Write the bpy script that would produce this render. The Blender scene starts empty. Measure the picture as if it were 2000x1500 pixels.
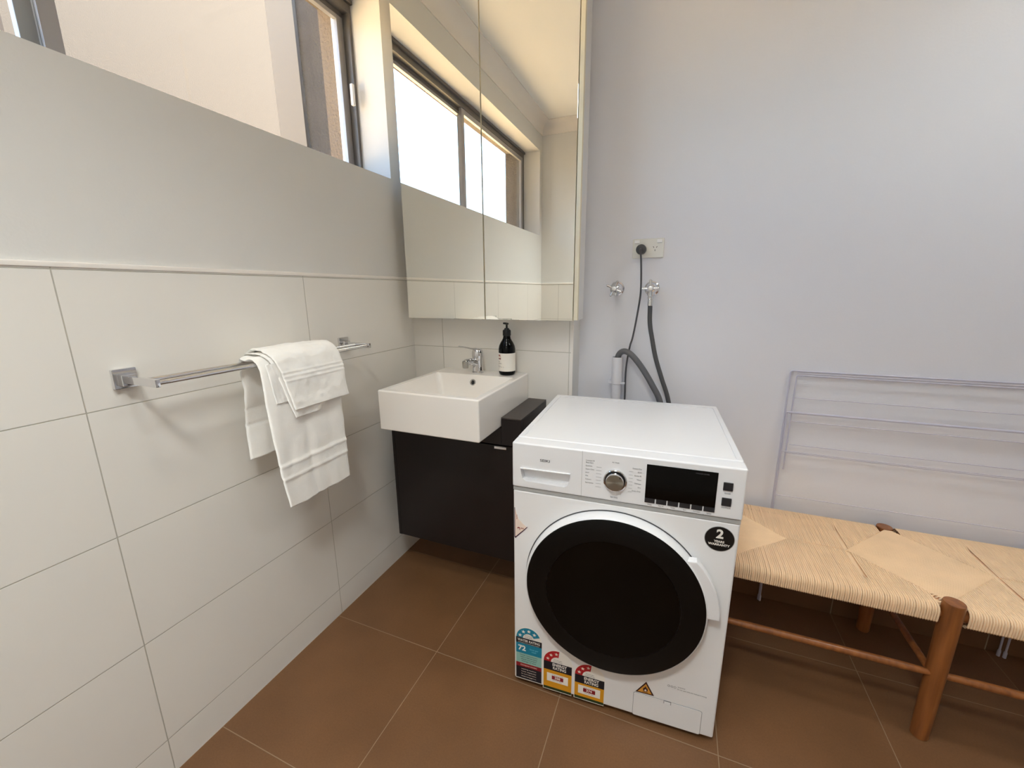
import bpy, bmesh, math, random
from mathutils import Vector, Matrix, noise
C = bpy.context.scene
COL = C.collection
PI = math.pi
rnd = random.Random(7)

# ------------------------------------------------------------------ camera
CAM = Vector((1.1746, -1.6462, 1.2682))
YAW, PITCH, ROLL, FPX = -0.3855, -0.2247, -0.0076, 797.2
fwd = Vector((math.sin(YAW)*math.cos(PITCH), math.cos(YAW)*math.cos(PITCH), math.sin(PITCH)))
rgt = Vector((math.cos(YAW), -math.sin(YAW), 0))
upv = rgt.cross(fwd)
R_ = rgt*math.cos(ROLL) + upv*math.sin(ROLL)
U_ = upv*math.cos(ROLL) - rgt*math.sin(ROLL)
cd = bpy.data.cameras.new('camera')
cam = bpy.data.objects.new('camera', cd); COL.objects.link(cam)
cam.matrix_world = Matrix(((R_.x, U_.x, -fwd.x, CAM.x), (R_.y, U_.y, -fwd.y, CAM.y), (R_.z, U_.z, -fwd.z, CAM.z), (0, 0, 0, 1)))
cd.sensor_fit = 'HORIZONTAL'; cd.sensor_width = 36; cd.lens = FPX*36/2000
cd.clip_start = 0.02; cd.clip_end = 200
C.camera = cam

# ------------------------------------------------------------------ world, sun, exposure
w = bpy.data.worlds.new('sky'); C.world = w; w.use_nodes = True
wn = w.node_tree.nodes; wl = w.node_tree.links
sky = wn.new('ShaderNodeTexSky'); sky.sky_type = 'NISHITA'; sky.sun_disc = False
SUN_EL, SUN_AZ = math.radians(64), math.radians(38)      # azimuth measured from +x towards +y
sky.sun_elevation = SUN_EL; sky.sun_rotation = math.radians(90) - SUN_AZ
sky.air_density = 1.0; sky.dust_density = 2.5; sky.ozone_density = 1.0
wl.new(sky.outputs[0], wn['Background'].inputs[0]); wn['Background'].inputs[1].default_value = 1.4
sd = bpy.data.lights.new('sun', 'SUN'); sun = bpy.data.objects.new('sun', sd); COL.objects.link(sun)
sdir = Vector((math.cos(SUN_EL)*math.cos(SUN_AZ), math.cos(SUN_EL)*math.sin(SUN_AZ), math.sin(SUN_EL)))
sun.rotation_euler = sdir.to_track_quat('Z', 'Y').to_euler(); sun.location = sdir*8
sd.energy = 32.0; sd.angle = math.radians(0.6); sd.color = (1, .93, .82)
C.view_settings.view_transform = 'Standard'; C.view_settings.look = 'None'
C.view_settings.exposure = 0.27; C.view_settings.gamma = 1; C.view_settings.use_curve_mapping = False
C.cycles.max_bounces = 16; C.cycles.diffuse_bounces = 10; C.cycles.glossy_bounces = 8
C.cycles.transparent_max_bounces = 16; C.cycles.caustics_reflective = True

# ------------------------------------------------------------------ materials
def lin(h):
    if isinstance(h, (tuple, list)): return (*h[:3], 1)
    h = h.lstrip('#'); v = [int(h[i:i+2], 16)/255 for i in (0, 2, 4)]
    return (*[(c/12.92 if c <= .04045 else ((c+.055)/1.055)**2.4) for c in v], 1)
def mat(name, col, rough=.5, metal=0, spec=.5, coat=0, bump=None, sheen=0, vary=None):
    m = bpy.data.materials.new(name); m.use_nodes = True
    n = m.node_tree.nodes; l = m.node_tree.links; b = n['Principled BSDF']
    b.inputs['Base Color'].default_value = lin(col); b.inputs['Roughness'].default_value = rough
    b.inputs['Metallic'].default_value = metal; b.inputs['Specular IOR Level'].default_value = spec
    b.inputs['Coat Weight'].default_value = coat; b.inputs['Sheen Weight'].default_value = sheen
    tc = n.new('ShaderNodeTexCoord')
    if bump:
        sc, st, dist = bump
        t = n.new('ShaderNodeTexNoise'); t.inputs['Scale'].default_value = sc; t.inputs['Detail'].default_value = 3
        l.new(tc.outputs['Object'], t.inputs['Vector'])
        bp = n.new('ShaderNodeBump'); bp.inputs['Strength'].default_value = st; bp.inputs['Distance'].default_value = dist
        l.new(t.outputs[0], bp.inputs['Height']); l.new(bp.outputs[0], b.inputs['Normal'])
    if vary:
        sc, amt = vary
        t = n.new('ShaderNodeTexNoise'); t.inputs['Scale'].default_value = sc; t.inputs['Detail'].default_value = 4
        l.new(tc.outputs['Object'], t.inputs['Vector'])
        r = n.new('ShaderNodeMapRange'); r.inputs[3].default_value = 1-amt; r.inputs[4].default_value = 1+amt
        r.inputs[1].default_value = .25; r.inputs[2].default_value = .75
        l.new(t.outputs[0], r.inputs[0])
        x = n.new('ShaderNodeVectorMath'); x.operation = 'SCALE'; x.inputs[0].default_value = lin(col)[:3]
        l.new(r.outputs[0], x.inputs['Scale']); l.new(x.outputs[0], b.inputs['Base Color'])
    return m

def tiles(name, col, grout, axes, w=.003, rough=.35, noise_amt=.05, nscale=6, fine=None, spec=.5, only_above=None):
    """tile surface with recessed grout lines; axes = [(axis index, offset, pitch), ...] in object space"""
    m = mat(name, col, rough, spec=spec)
    n = m.node_tree.nodes; l = m.node_tree.links; b = n['Principled BSDF']
    tc = n.new('ShaderNodeTexCoord'); sp = n.new('ShaderNodeSeparateXYZ'); l.new(tc.outputs['Object'], sp.inputs[0])
    prev = None
    for ax, off, pitch in axes:
        s = n.new('ShaderNodeMath'); s.operation = 'SUBTRACT'; s.inputs[1].default_value = off; l.new(sp.outputs[ax], s.inputs[0])
        p = n.new('ShaderNodeMath'); p.operation = 'PINGPONG'; p.inputs[1].default_value = pitch/2; l.new(s.outputs[0], p.inputs[0])
        if prev is None: prev = p
        else:
            q = n.new('ShaderNodeMath'); q.operation = 'MINIMUM'; l.new(prev.outputs[0], q.inputs[0]); l.new(p.outputs[0], q.inputs[1]); prev = q
    r = n.new('ShaderNodeMapRange'); r.inputs[1].default_value = w*.35; r.inputs[2].default_value = w*.65; l.new(prev.outputs[0], r.inputs[0])
    t = n.new('ShaderNodeTexNoise'); t.inputs['Scale'].default_value = nscale; t.inputs['Detail'].default_value = 6; l.new(tc.outputs['Object'], t.inputs['Vector'])
    vr = n.new('ShaderNodeMapRange'); vr.inputs[1].default_value = .3; vr.inputs[2].default_value = .7
    vr.inputs[3].default_value = 1-noise_amt; vr.inputs[4].default_value = 1+noise_amt; l.new(t.outputs[0], vr.inputs[0])
    x = n.new('ShaderNodeVectorMath'); x.operation = 'SCALE'; x.inputs[0].default_value = lin(col)[:3]; l.new(vr.outputs[0], x.inputs['Scale'])
    base = x.outputs[0]
    if fine:
        t2 = n.new('ShaderNodeTexNoise'); t2.inputs['Scale'].default_value = fine[0]; t2.inputs['Detail'].default_value = 2; l.new(tc.outputs['Object'], t2.inputs['Vector'])
        v2 = n.new('ShaderNodeMapRange'); v2.inputs[1].default_value = .3; v2.inputs[2].default_value = .7
        v2.inputs[3].default_value = 1-fine[1]; v2.inputs[4].default_value = 1+fine[1]; l.new(t2.outputs[0], v2.inputs[0])
        x2 = n.new('ShaderNodeVectorMath'); x2.operation = 'SCALE'; l.new(base, x2.inputs[0]); l.new(v2.outputs[0], x2.inputs['Scale']); base = x2.outputs[0]
    mx = n.new('ShaderNodeMix'); mx.data_type = 'RGBA'; mx.inputs[6].default_value = lin(grout)
    l.new(r.outputs[0], mx.inputs[0]); l.new(base, mx.inputs[7]); l.new(mx.outputs[2], b.inputs['Base Color'])
    rr = n.new('ShaderNodeMapRange'); rr.inputs[3].default_value = .8; rr.inputs[4].default_value = rough; l.new(r.outputs[0], rr.inputs[0]); l.new(rr.outputs[0], b.inputs['Roughness'])
    bp = n.new('ShaderNodeBump'); bp.inputs['Strength'].default_value = .5; bp.inputs['Distance'].default_value = .0015
    l.new(r.outputs[0], bp.inputs['Height']); l.new(bp.outputs[0], b.inputs['Normal'])
    return m

M = {}
M['plaster'] = mat('plaster', '#dad9d6', .6, bump=(140, .12, .002), vary=(1.5, .015))
M['plaster_cool_cast'] = mat('plaster_cool_cast', '#e2e3ea', .6, bump=(140, .12, .002), vary=(1.5, .015))  # same paint as the other walls, with the cool light tinted into the colour
M['ceiling'] = mat('ceiling_paint', '#ecebe8', .7)
M['trim'] = mat('trim_paint', '#ebe6e0', .45)
M['tile_left'] = tiles('wall_tile_left', '#e6e3dd', '#b4b0a5', [(1, -1.2058, .6036), (2, .1094, .3020)], .0022, .3, .012, 3)
M['tile_back'] = tiles('wall_tile_back', '#e6e3dd', '#b4b0a5', [(0, .160, .6036), (2, .1094, .3020)], .0022, .3, .012, 3)
M['floor'] = tiles('floor_tile', '#745236', '#947c62', [(0, 0, .4567), (1, -.159, .4605)], .0023, .42, .10, 5, fine=(220, .07), spec=.4)
M['skirt'] = tiles('skirting_tile', '#745236', '#a08b74', [(0, 0, .4567)], .0032, .42, .10, 5)
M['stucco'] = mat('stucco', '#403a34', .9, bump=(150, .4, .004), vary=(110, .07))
M['stucco_grey'] = mat('stucco_shaded', '#393531', .9, bump=(80, .8, .01), vary=(9, .16))  # shade on the side wing is mixed into this grey
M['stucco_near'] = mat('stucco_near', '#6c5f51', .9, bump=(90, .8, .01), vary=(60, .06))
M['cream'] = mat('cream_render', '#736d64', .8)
M['ground'] = mat('ground', '#dcbb8c', .9, vary=(2, .05))
M['alu'] = mat('aluminium', '#a6a5a6', .4, .35)
M['alu_dark'] = mat('aluminium_dark', '#716d69', .4, .3)
M['alu_white'] = mat('white_aluminium', '#e9e8ea', .4)
M['chrome'] = mat('chrome', '#e2e2e4', .07, 1)
M['steel'] = mat('brushed_steel', '#b9b8b4', .28, 1)
M['mirror'] = mat('mirror', (.96, .955, .90), .0, 1)
M['cab_cream'] = mat('cabinet_cream', '#e6ddc4', .4)
M['cab_white'] = mat('cabinet_white', '#dcdcdc', .4)
M['ceramic'] = mat('ceramic', '#efebe6', .12, coat=.4)
M['veneer'] = mat('dark_veneer', '#1f1817', .38, spec=.35, vary=(7, .15))
M['veneer_top'] = mat('dark_veneer_top', '#3c3430', .4)
M['white'] = mat('appliance_white', '#e9e9ea', .3)
M['white_plastic'] = mat('white_plastic', '#e6e6e8', .35)
M['grey_gap'] = mat('grey_gap', '#a9a9a8', .5)
M['dark_line'] = mat('dark_line', '#4a4a4c', .6)
M['black_gloss'] = mat('black_gloss', '#030303', .10, spec=.22)
M['black_smoke'] = mat('black_smoke', '#0a0a0a', .25, spec=.25)
M['black'] = mat('black_plastic', '#0b0b0c', .35)
M['button'] = mat('button_dark', '#242427', .35)
M['ink'] = mat('printed_ink', '#77777a', .6)
M['ink_dark'] = mat('printed_ink_dark', '#4c4c50', .6)
M['paper'] = mat('paper_white', '#ece8e0', .5)
M['navy'] = mat('label_navy', '#11131f', .45)
M['yellow'] = mat('label_yellow', '#d9981c', .45)
M['green'] = mat('label_green', '#243716', .45)
M['red'] = mat('label_red', '#b01620', .45)
M['darkred'] = mat('label_darkred', '#8a1420', .45)
M['teal'] = mat('label_teal', '#12809e', .45)
M['mint'] = mat('label_mint', '#8fbcb2', .45)
M['cyan_ink'] = mat('label_cyan_ink', '#6fc4dc', .5)
M['orange'] = mat('label_orange', '#d99a3c', .45)
M['brown_ink'] = mat('label_brown', '#3a1414', .5)
M['peach'] = mat('label_peach', '#ecdacd', .5)
M['purple'] = mat('label_purple', '#3c1836', .5)
M['rubber'] = mat('grey_rubber', '#4b4b4d', .55, bump=(400, .2, .001))
M['cord'] = mat('grey_cord', '#4d4c50', .5)
M['hose'] = mat('drain_hose', '#606063', .45)
M['pvc'] = mat('pvc', '#d4d4da', .35)
M['plate'] = mat('socket_plate', '#e2e1db', .35)
M['switch'] = mat('switch_white', '#efeff0', .3)
M['slot'] = mat('slot_black', '#151515', .6)
M['towel'] = mat('terry', '#fbf9f5', .95, sheen=.3, bump=(650, .6, .0025), vary=(30, .02))
M['towel_band'] = mat('terry_band', '#f4f1ec', .8, bump=(900, .3, .001))
M['wire'] = mat('white_wire', '#c6c5d4', .35)
M['cordpaper'] = mat('paper_cord', '#f3d4ae', .8, vary=(14, .06), bump=(600, .4, .001))
M['cordpaper_core'] = mat('paper_cord_core', '#c4a27c', .85)

def wood(name, col, dark):
    m = mat(name, col, .38, coat=.15); n = m.node_tree.nodes; l = m.node_tree.links; b = n['Principled BSDF']
    tc = n.new('ShaderNodeTexCoord'); mp = n.new('ShaderNodeMapping'); mp.inputs['Scale'].default_value = (60, 60, 5); l.new(tc.outputs['Object'], mp.inputs[0])
    t = n.new('ShaderNodeTexNoise'); t.inputs['Scale'].default_value = 1.2; t.inputs['Detail'].default_value = 5; l.new(mp.outputs[0], t.inputs['Vector'])
    r = n.new('ShaderNodeValToRGB'); r.color_ramp.elements[0].position = .3; r.color_ramp.elements[0].color = lin(dark)
    r.color_ramp.elements[1].position = .7; r.color_ramp.elements[1].color = lin(col); l.new(t.outputs[0], r.inputs[0]); l.new(r.outputs[0], b.inputs['Base Color'])
    return m
M['wood'] = wood('teak_wood', '#9c6030', '#784622')
# spun metal knob face
b_ = M['steel'].node_tree.nodes['Principled BSDF']
b_.inputs['Anisotropic'].default_value = .0
M['spun'] = mat('spun_metal', '#a4a49c', .3, 1)
n_ = M['spun'].node_tree.nodes; l_ = M['spun'].node_tree.links; b_ = n_['Principled BSDF']
b_.inputs['Anisotropic'].default_value = .85
tg = n_.new('ShaderNodeTangent'); tg.direction_type = 'RADIAL'; tg.axis = 'Y'; l_.new(tg.outputs[0], b_.inputs['Tangent'])
# clear window glass
g = bpy.data.materials.new('window_glass'); g.use_nodes = True; n_ = g.node_tree.nodes; l_ = g.node_tree.links
n_.remove(n_['Principled BSDF'])
tr = n_.new('ShaderNodeBsdfTransparent'); tr.inputs[0].default_value = (.95, .97, .96, 1)
gl = n_.new('ShaderNodeBsdfGlossy'); gl.inputs['Roughness'].default_value = .0
lw = n_.new('ShaderNodeLayerWeight'); lw.inputs[0].default_value = .5
pw = n_.new('ShaderNodeMath'); pw.operation = 'POWER'; pw.inputs[1].default_value = 5; l_.new(lw.outputs['Facing'], pw.inputs[0])
fr = n_.new('ShaderNodeMapRange'); fr.inputs[3].default_value = .04; fr.inputs[4].default_value = 1; l_.new(pw.outputs[0], fr.inputs[0]); mx = n_.new('ShaderNodeMixShader')
l_.new(fr.outputs[0], mx.inputs[0]); l_.new(tr.outputs[0], mx.inputs[1]); l_.new(gl.outputs[0], mx.inputs[2]); l_.new(mx.outputs[0], n_['Material Output'].inputs[0])
M['glass'] = g

# ------------------------------------------------------------------ mesh helpers
def box(bm, x0, x1, y0, y1, z0, z1, bev=0, seg=2):
    r = bmesh.ops.create_cube(bm, size=1)
    for v in r['verts']:
        v.co = Vector((x0 + (v.co.x+.5)*(x1-x0), y0 + (v.co.y+.5)*(y1-y0), z0 + (v.co.z+.5)*(z1-z0)))
    if bev:
        es = list({e for v in r['verts'] for e in v.link_edges})
        bmesh.ops.bevel(bm, geom=es, offset=bev, segments=seg, profile=.5, affect='EDGES', clamp_overlap=True)
def mbox(bm, mtx, dx, dy, dz, bev=0, seg=2):
    t = bmesh.new(); box(t, -dx/2, dx/2, -dy/2, dy/2, -dz/2, dz/2, bev, seg); t.transform(mtx); me = bpy.data.meshes.new('t'); t.to_mesh(me); t.free(); bm.from_mesh(me); bpy.data.meshes.remove(me)
def frames(pts, closed=False):
    n = len(pts); T = []
    for i in range(n):
        a = pts[i-1] if (i > 0 or closed) else pts[0]; b = pts[(i+1) % n] if (i < n-1 or closed) else pts[-1]
        d = (b-a); T.append(d.normalized() if d.length > 1e-9 else Vector((0, 0, 1)))
    ref = Vector((0, 0, 1)) if abs(T[0].z) < .9 else Vector((1, 0, 0))
    N = [(ref - T[0]*ref.dot(T[0])).normalized()]
    for i in range(1, n):
        q = T[i-1].rotation_difference(T[i]); v = q @ N[-1]; v = (v - T[i]*v.dot(T[i])).normalized(); N.append(v)
    return T, N
def tube(bm, pts, r, n=12, caps=True, closed=False):
    pts = [Vector(p) for p in pts]; T, N = frames(pts, closed); rings = []
    for i, p in enumerate(pts):
        B = T[i].cross(N[i]); rr = r[i] if isinstance(r, (list, tuple)) else r
        rings.append([bm.verts.new(p + (N[i]*math.cos(2*PI*k/n) + B*math.sin(2*PI*k/n))*rr) for k in range(n)])
    m = len(rings)
    for i in range(m if closed else m-1):
        a, b = rings[i], rings[(i+1) % m]
        for k in range(n): bm.faces.new((a[k], a[(k+1) % n], b[(k+1) % n], b[k]))
    if caps and not closed: bm.faces.new(rings[0][::-1]); bm.faces.new(rings[-1])
def smooth_path(pts, k=8):
    P = [Vector(p) for p in pts]; P = [2*P[0]-P[1]] + P + [2*P[-1]-P[-2]]; out = []
    for i in range(1, len(P)-2):
        for j in range(k):
            t = j/k; a, b, c, d = P[i-1:i+3]
            out.append(.5*((2*b) + (c-a)*t + (2*a-5*b+4*c-d)*t*t + (3*b-a-3*c+d)*t**3))
    out.append(P[-2]); return out
def lathe(bm, prof, mtx=Matrix(), n=48, a0=0, a1=2*PI):
    """prof = [(radius, height)], axis local z"""
    full = abs(a1-a0-2*PI) < 1e-6; cnt = n if full else n+1; rings = []
    for r, h in prof:
        if r < 1e-7: rings.append([bm.verts.new(mtx @ Vector((0, 0, h)))])
        else: rings.append([bm.verts.new(mtx @ Vector((r*math.cos(a0+(a1-a0)*k/n), r*math.sin(a0+(a1-a0)*k/n), h))) for k in range(cnt)])
    for a, b in zip(rings, rings[1:]):
        for k in range(cnt if full else cnt-1):
            k2 = (k+1) % cnt
            if len(a) == 1 and len(b) == 1: continue
            if len(a) == 1: bm.faces.new((a[0], b[k2], b[k]))
            elif len(b) == 1: bm.faces.new((a[k], a[k2], b[0]))
            else: bm.faces.new((a[k], a[k2], b[k2], b[k]))
def prism(bm, pts, mtx, depth, bev=0):
    """polygon in local xy, extruded along local +z"""
    t = bmesh.new(); a = [t.verts.new((x, y, 0)) for x, y in pts]; b = [t.verts.new((x, y, depth)) for x, y in pts]; n = len(pts)
    t.faces.new(a[::-1]); top = t.faces.new(b)
    for i in range(n): t.faces.new((a[i], a[(i+1) % n], b[(i+1) % n], b[i]))
    bmesh.ops.recalc_face_normals(t, faces=t.faces)
    if bev: bmesh.ops.bevel(t, geom=list(top.edges), offset=bev, segments=3, profile=.5, affect='EDGES', clamp_overlap=True)
    t.transform(mtx); me = bpy.data.meshes.new('t'); t.to_mesh(me); t.free(); bm.from_mesh(me); bpy.data.meshes.remove(me)
def text(bm, s, h, mtx, align='CENTER', bold=0, depth=.0002, width=None):
    """letters in local xy plane, facing local +z; h = capital height"""
    cu = bpy.data.curves.new('t', 'FONT'); cu.body = s; cu.size = h/.70; cu.align_x = align; cu.align_y = 'CENTER'
    cu.offset = bold; cu.extrude = depth/2; cu.resolution_u = 3
    o = bpy.data.objects.new('t', cu); COL.objects.link(o); bpy.context.view_layer.update()
    me = bpy.data.meshes.new_from_object(o.evaluated_get(bpy.context.evaluated_depsgraph_get()))
    if width and len(me.vertices):
        xs = [v.co.x for v in me.vertices]; sc = width/max(1e-6, max(xs)-min(xs)); me.transform(Matrix.Diagonal((sc, 1, 1, 1)))
    me.transform(mtx); bm.from_mesh(me); bpy.data.objects.remove(o); bpy.data.curves.remove(cu); bpy.data.meshes.remove(me)
def boolean(bmA, bmB):
    mA = bpy.data.meshes.new('a'); bmA.to_mesh(mA); mB = bpy.data.meshes.new('b'); bmesh.ops.recalc_face_normals(bmB, faces=bmB.faces); bmB.to_mesh(mB)
    oA = bpy.data.objects.new('a', mA); oB = bpy.data.objects.new('b', mB); COL.objects.link(oA); COL.objects.link(oB)
    md = oA.modifiers.new('x', 'BOOLEAN'); md.object = oB; md.operation = 'DIFFERENCE'; md.solver = 'EXACT'
    bpy.context.view_layer.update()
    me = bpy.data.meshes.new_from_object(oA.evaluated_get(bpy.context.evaluated_depsgraph_get()))
    bpy.data.objects.remove(oA); bpy.data.objects.remove(oB); bmA.free(); bmB.free()
    b = bmesh.new(); b.from_mesh(me); bpy.data.meshes.remove(me); return b

MW = {}
def obj(name, bm, m, parent=None, local=False, smooth=35, kind=None, label=None):
    if parent is not None and not local: bm.transform(MW[parent.name].inverted())
    if smooth and m is not None:
        pass
    bmesh.ops.recalc_face_normals(bm, faces=bm.faces)
    me = bpy.data.meshes.new(name); bm.to_mesh(me); bm.free()
    if smooth:
        me.polygons.foreach_set('use_smooth', [True]*len(me.polygons))
        try: me.set_sharp_from_angle(angle=math.radians(smooth))
        except Exception: pass
    me.materials.append(M[m])
    o = bpy.data.objects.new(name, me); COL.objects.link(o)
    if smooth and smooth < 100 and len(me.polygons) < 4000:
        wnm = o.modifiers.new('weighted', 'WEIGHTED_NORMAL'); wnm.keep_sharp = True
    if parent is not None: o.parent = parent; MW[o.name] = MW[parent.name].copy()
    else: MW[o.name] = Matrix()
    if kind: o['kind'] = kind
    if label: o['label'] = label
    return o
def thing(name, label, cat, loc, rz=0, group=None):
    o = bpy.data.objects.new(name, None); COL.objects.link(o); o.location = loc; o.rotation_euler = (0, 0, rz); o.empty_display_size = .05
    MW[o.name] = Matrix.Translation(Vector(loc)) @ Matrix.Rotation(rz, 4, 'Z')
    tag(o, label, cat, group); return o
def tag(o, label, cat, group=None):
    o['label'] = label; o['category'] = cat
    if group: o['group'] = group
    return o
def NB(): return bmesh.new()
def onebox(name, m, parent, *a, **k):
    kw = {q: k.pop(q) for q in ('local', 'kind', 'label') if q in k}; b = NB(); box(b, *a, **k); return obj(name, b, m, parent, **kw)
def S(name, bm, m, parent=None): return obj(name, bm, m, parent, kind='structure' if parent is None else None)
def face_y(x, y, z, rot=0):
    """local xy plane -> world xz plane, facing -y"""
    return Matrix.Translation((x, y, z)) @ Matrix.Rotation(PI/2, 4, 'X') @ Matrix.Rotation(rot, 4, 'Z')
AXY = Matrix.Rotation(PI/2, 4, 'X')     # local +z -> world -y
def axis_to(p, d):
    return Matrix.Translation(Vector(p)) @ Vector((0, 0, 1)).rotation_difference(Vector(d).normalized()).to_matrix().to_4x4()

# ------------------------------------------------------------------ the room
YB, NIB, ZT, ZS, ZH, ZC, YR, XR = .1208, .779, 1.3215, 1.7359, 2.405, 2.62, -2.174, 3.3
WY0, WY1 = -2.122, -.089                      # window opening along the left wall
XO = -.32
b = NB(); box(b, XO, XR+.2, YR-.2, YB+.2, -.12, 0); S('floor', b, 'floor')
b = NB(); box(b, XO, XR+.2, YR-.2, YB+.2, ZC, ZC+.15); S('ceiling', b, 'ceiling')
b = NB()
box(b, -.21, -.006, YR-.2, YB+.2, 0, ZS); box(b, -.21, -.006, YR-.2, YB+.2, ZH, ZC)
box(b, -.21, -.006, YR-.2, WY0, ZS, ZH); box(b, -.21, -.006, WY1, YB+.2, ZS, ZH)
S('wall_left', b, 'plaster')
b = NB()
box(b, XO, -.2102, YR-.2, YB+.2, -.1, ZS-.02); box(b, XO, -.2102, YR-.2, YB+.2, ZH+.01, ZC+.15)
box(b, XO, -.2102, YR-.2, WY0-.0, ZS-.02, ZH+.01); box(b, XO, -.2102, WY1+.0, YB+.2, ZS-.02, ZH+.01)
S('wall_outer', b, 'stucco_near')
b = NB(); box(b, -.006, 0, YR, 0, 0, ZT); S('wall_left_tiles', b, 'tile_left')
b = NB(); box(b, -.006, .003, YR, 0, ZT, ZT+.011, bev=.002); S('trim_1', b, 'trim')
b = NB(); box(b, -.006, NIB, .006, YB+.2, 0, ZC); S('wall_back', b, 'plaster')
b = NB(); box(b, 0, NIB-.008, 0, .0059, 0, ZT); S('wall_back_tiles', b, 'tile_back')
b = NB(); box(b, NIB-.008, NIB+.001, -.001, .0062, 0, ZC, bev=.001); S('trim_2', b, 'trim')
b = NB(); box(b, NIB, XR+.2, YB, YB+.2, 0, ZC); S('wall_laundry', b, 'plaster_cool_cast')
b = NB(); box(b, NIB+.001, XR, YB-.008, YB, 0, .085, bev=.001); S('baseboard_back', b, 'skirt')
b = NB(); box(b, -.006, XR+.2, YR-.2, YR-.006, 0, ZC); S('wall_rear', b, 'plaster')
b = NB(); box(b, 0, XR, YR-.006, YR, 0, ZT); S('wall_rear_tiles', b, 'tile_back')
b = NB(); box(b, 0, XR, YR-.006, YR+.003, ZT, ZT+.011, bev=.002); S('trim_3', b, 'trim')
b = NB(); box(b, XR, XR+.2, YR, YB, 0, ZC); S('wall_right', b, 'plaster')
def cornice(name, p0, p1, inward):
    b = NB(); p0 = Vector(p0); p1 = Vector(p1); d = Vector(inward); prof = [(0, -.088), (.006, -.088), (.006, -.08)]
    for k in range(7):
        a = k/6*PI/2; prof.append((.074-.068*math.cos(a), -.074+.068*math.sin(a)))
    prof += [(.082, -.006), (.082, 0), (0, 0)]
    A = [b.verts.new(p0 + d*u + Vector((0, 0, ZC+v))) for u, v in prof]; B = [b.verts.new(p1 + d*u + Vector((0, 0, ZC+v))) for u, v in prof]
    for i in range(len(prof)):
        j = (i+1) % len(prof); b.faces.new((A[i], A[j], B[j], B[i]))
    b.faces.new(A); b.faces.new(B[::-1]); S(name, b, 'trim')
cornice('trim_4', (-.006, YR, 0), (-.006, 0, 0), (1, 0, 0))
cornice('trim_5', (-.006, YR-.006, 0), (XR, YR-.006, 0), (0, 1, 0))
cornice('trim_6', (NIB, YB, 0), (XR, YB, 0), (0, -1, 0))

# window in the left wall
wi = bpy.data.objects.new('window_1', None); COL.objects.link(wi); wi.location = (-.18, WY0, ZS); wi['kind'] = 'structure'
MW['window_1'] = Matrix.Translation(wi.location)
FX0, FX1 = -.21, -.148
b = NB()
box(b, FX0, FX1, WY0, WY1, ZS, ZS+.022, bev=.002); box(b, FX0, FX1, WY0, WY1, ZH-.045, ZH, bev=.002)
box(b, FX0, FX1, WY0, WY0+.022, ZS+.022, ZH-.045, bev=.002); box(b, FX0, FX1, WY1-.014, WY1, ZS+.022, ZH-.045, bev=.002)
box(b, FX1, FX1+.012, WY0, WY1, ZH-.016, ZH, bev=.001); box(b, FX0+.027, FX0+.033, WY0+.02, WY1-.02, ZH-.06, ZH-.045)
obj('window_frame', b, 'alu_dark', wi)
YM = -1.065
def sash(y0, y1, x0, x1, name):
    b = NB()
    for a in ((y0, y0+.034, ZS+.022, ZH-.045), (y1-.034, y1, ZS+.022, ZH-.045)): box(b, x0, x1, a[0], a[1], a[2], a[3], bev=.002)
    box(b, x0, x1, y0+.034, y1-.034, ZS+.022, ZS+.050, bev=.002); box(b, x0, x1, y0+.034, y1-.034, ZH-.075, ZH-.045, bev=.002)
    s = obj(name, b, 'alu', wi)
    b = NB(); box(b, (x0+x1)/2-.002, (x0+x1)/2+.002, y0+.034, y1-.034, ZS+.050, ZH-.075); obj('glass_pane', b, 'glass', s); return s
sash(WY0+.022, YM+.03, -.172, -.152, 'sliding_sash')
s2 = sash(YM-.03, WY1-.014, -.200, -.180, 'fixed_sash')
b = NB(); box(b, -.150, -.136, WY1-.040, WY1-.026, 2.02, 2.10, bev=.003); obj('latch', b, 'alu_white', wi)
b = NB(); box(b, -.236, -.212, WY1-.020, WY1-.001, ZS, ZH, bev=.002); obj('outer_stop', b, 'alu_white', wi)

# outside: rendered neighbour wall, side wing of this building, ground
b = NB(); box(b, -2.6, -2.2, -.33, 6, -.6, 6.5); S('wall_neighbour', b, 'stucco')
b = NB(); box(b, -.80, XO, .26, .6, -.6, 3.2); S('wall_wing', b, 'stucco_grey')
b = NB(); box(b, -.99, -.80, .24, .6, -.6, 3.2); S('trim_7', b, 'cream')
b = NB(); box(b, -40, 40, -40, 40, -.7, -.6); S('ground', b, 'ground')

# unseen downlights added to brighten the room (their light is in their own builder)
M['fill_lamp'] = mat('fill_lens', '#ffffff', .5)
M['fill_lamp'].node_tree.nodes['Principled BSDF'].inputs['Emission Color'].default_value = (1, .98, .95, 1)
M['fill_lamp'].node_tree.nodes['Principled BSDF'].inputs['Emission Strength'].default_value = 12
def fill_light(x, y, watts, label, ang=118):
    t = thing('fill_light', label, 'ceiling light', (x, y, ZC), group='unseen fill lights added in the ceiling')
    b = NB(); lathe(b, [(.044, -.0005), (.058, -.0005), (.060, -.004), (.056, -.007), (.046, -.006), (.044, -.003)], Matrix.Translation((x, y, ZC)), 48); obj('trim_ring', b, 'alu_white', t)
    b = NB(); lathe(b, [(.0435, -.0004), (.0435, -.002), (0, -.003)], Matrix.Translation((x, y, ZC)), 32); obj('lens', b, 'fill_lamp', t)
    d = bpy.data.lights.new('fill_spot', 'SPOT'); d.energy = watts; d.spot_size = math.radians(ang); d.spot_blend = 1.0; d.shadow_soft_size = .2; d.color = (.94, .985, .97)
    o = bpy.data.objects.new('fill_spot', d); COL.objects.link(o); o.parent = t; o.location = (0, 0, -.012)
fill_light(.80, -1.30, 45, 'added unseen fill light in the ceiling nearest the basin and window')
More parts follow.
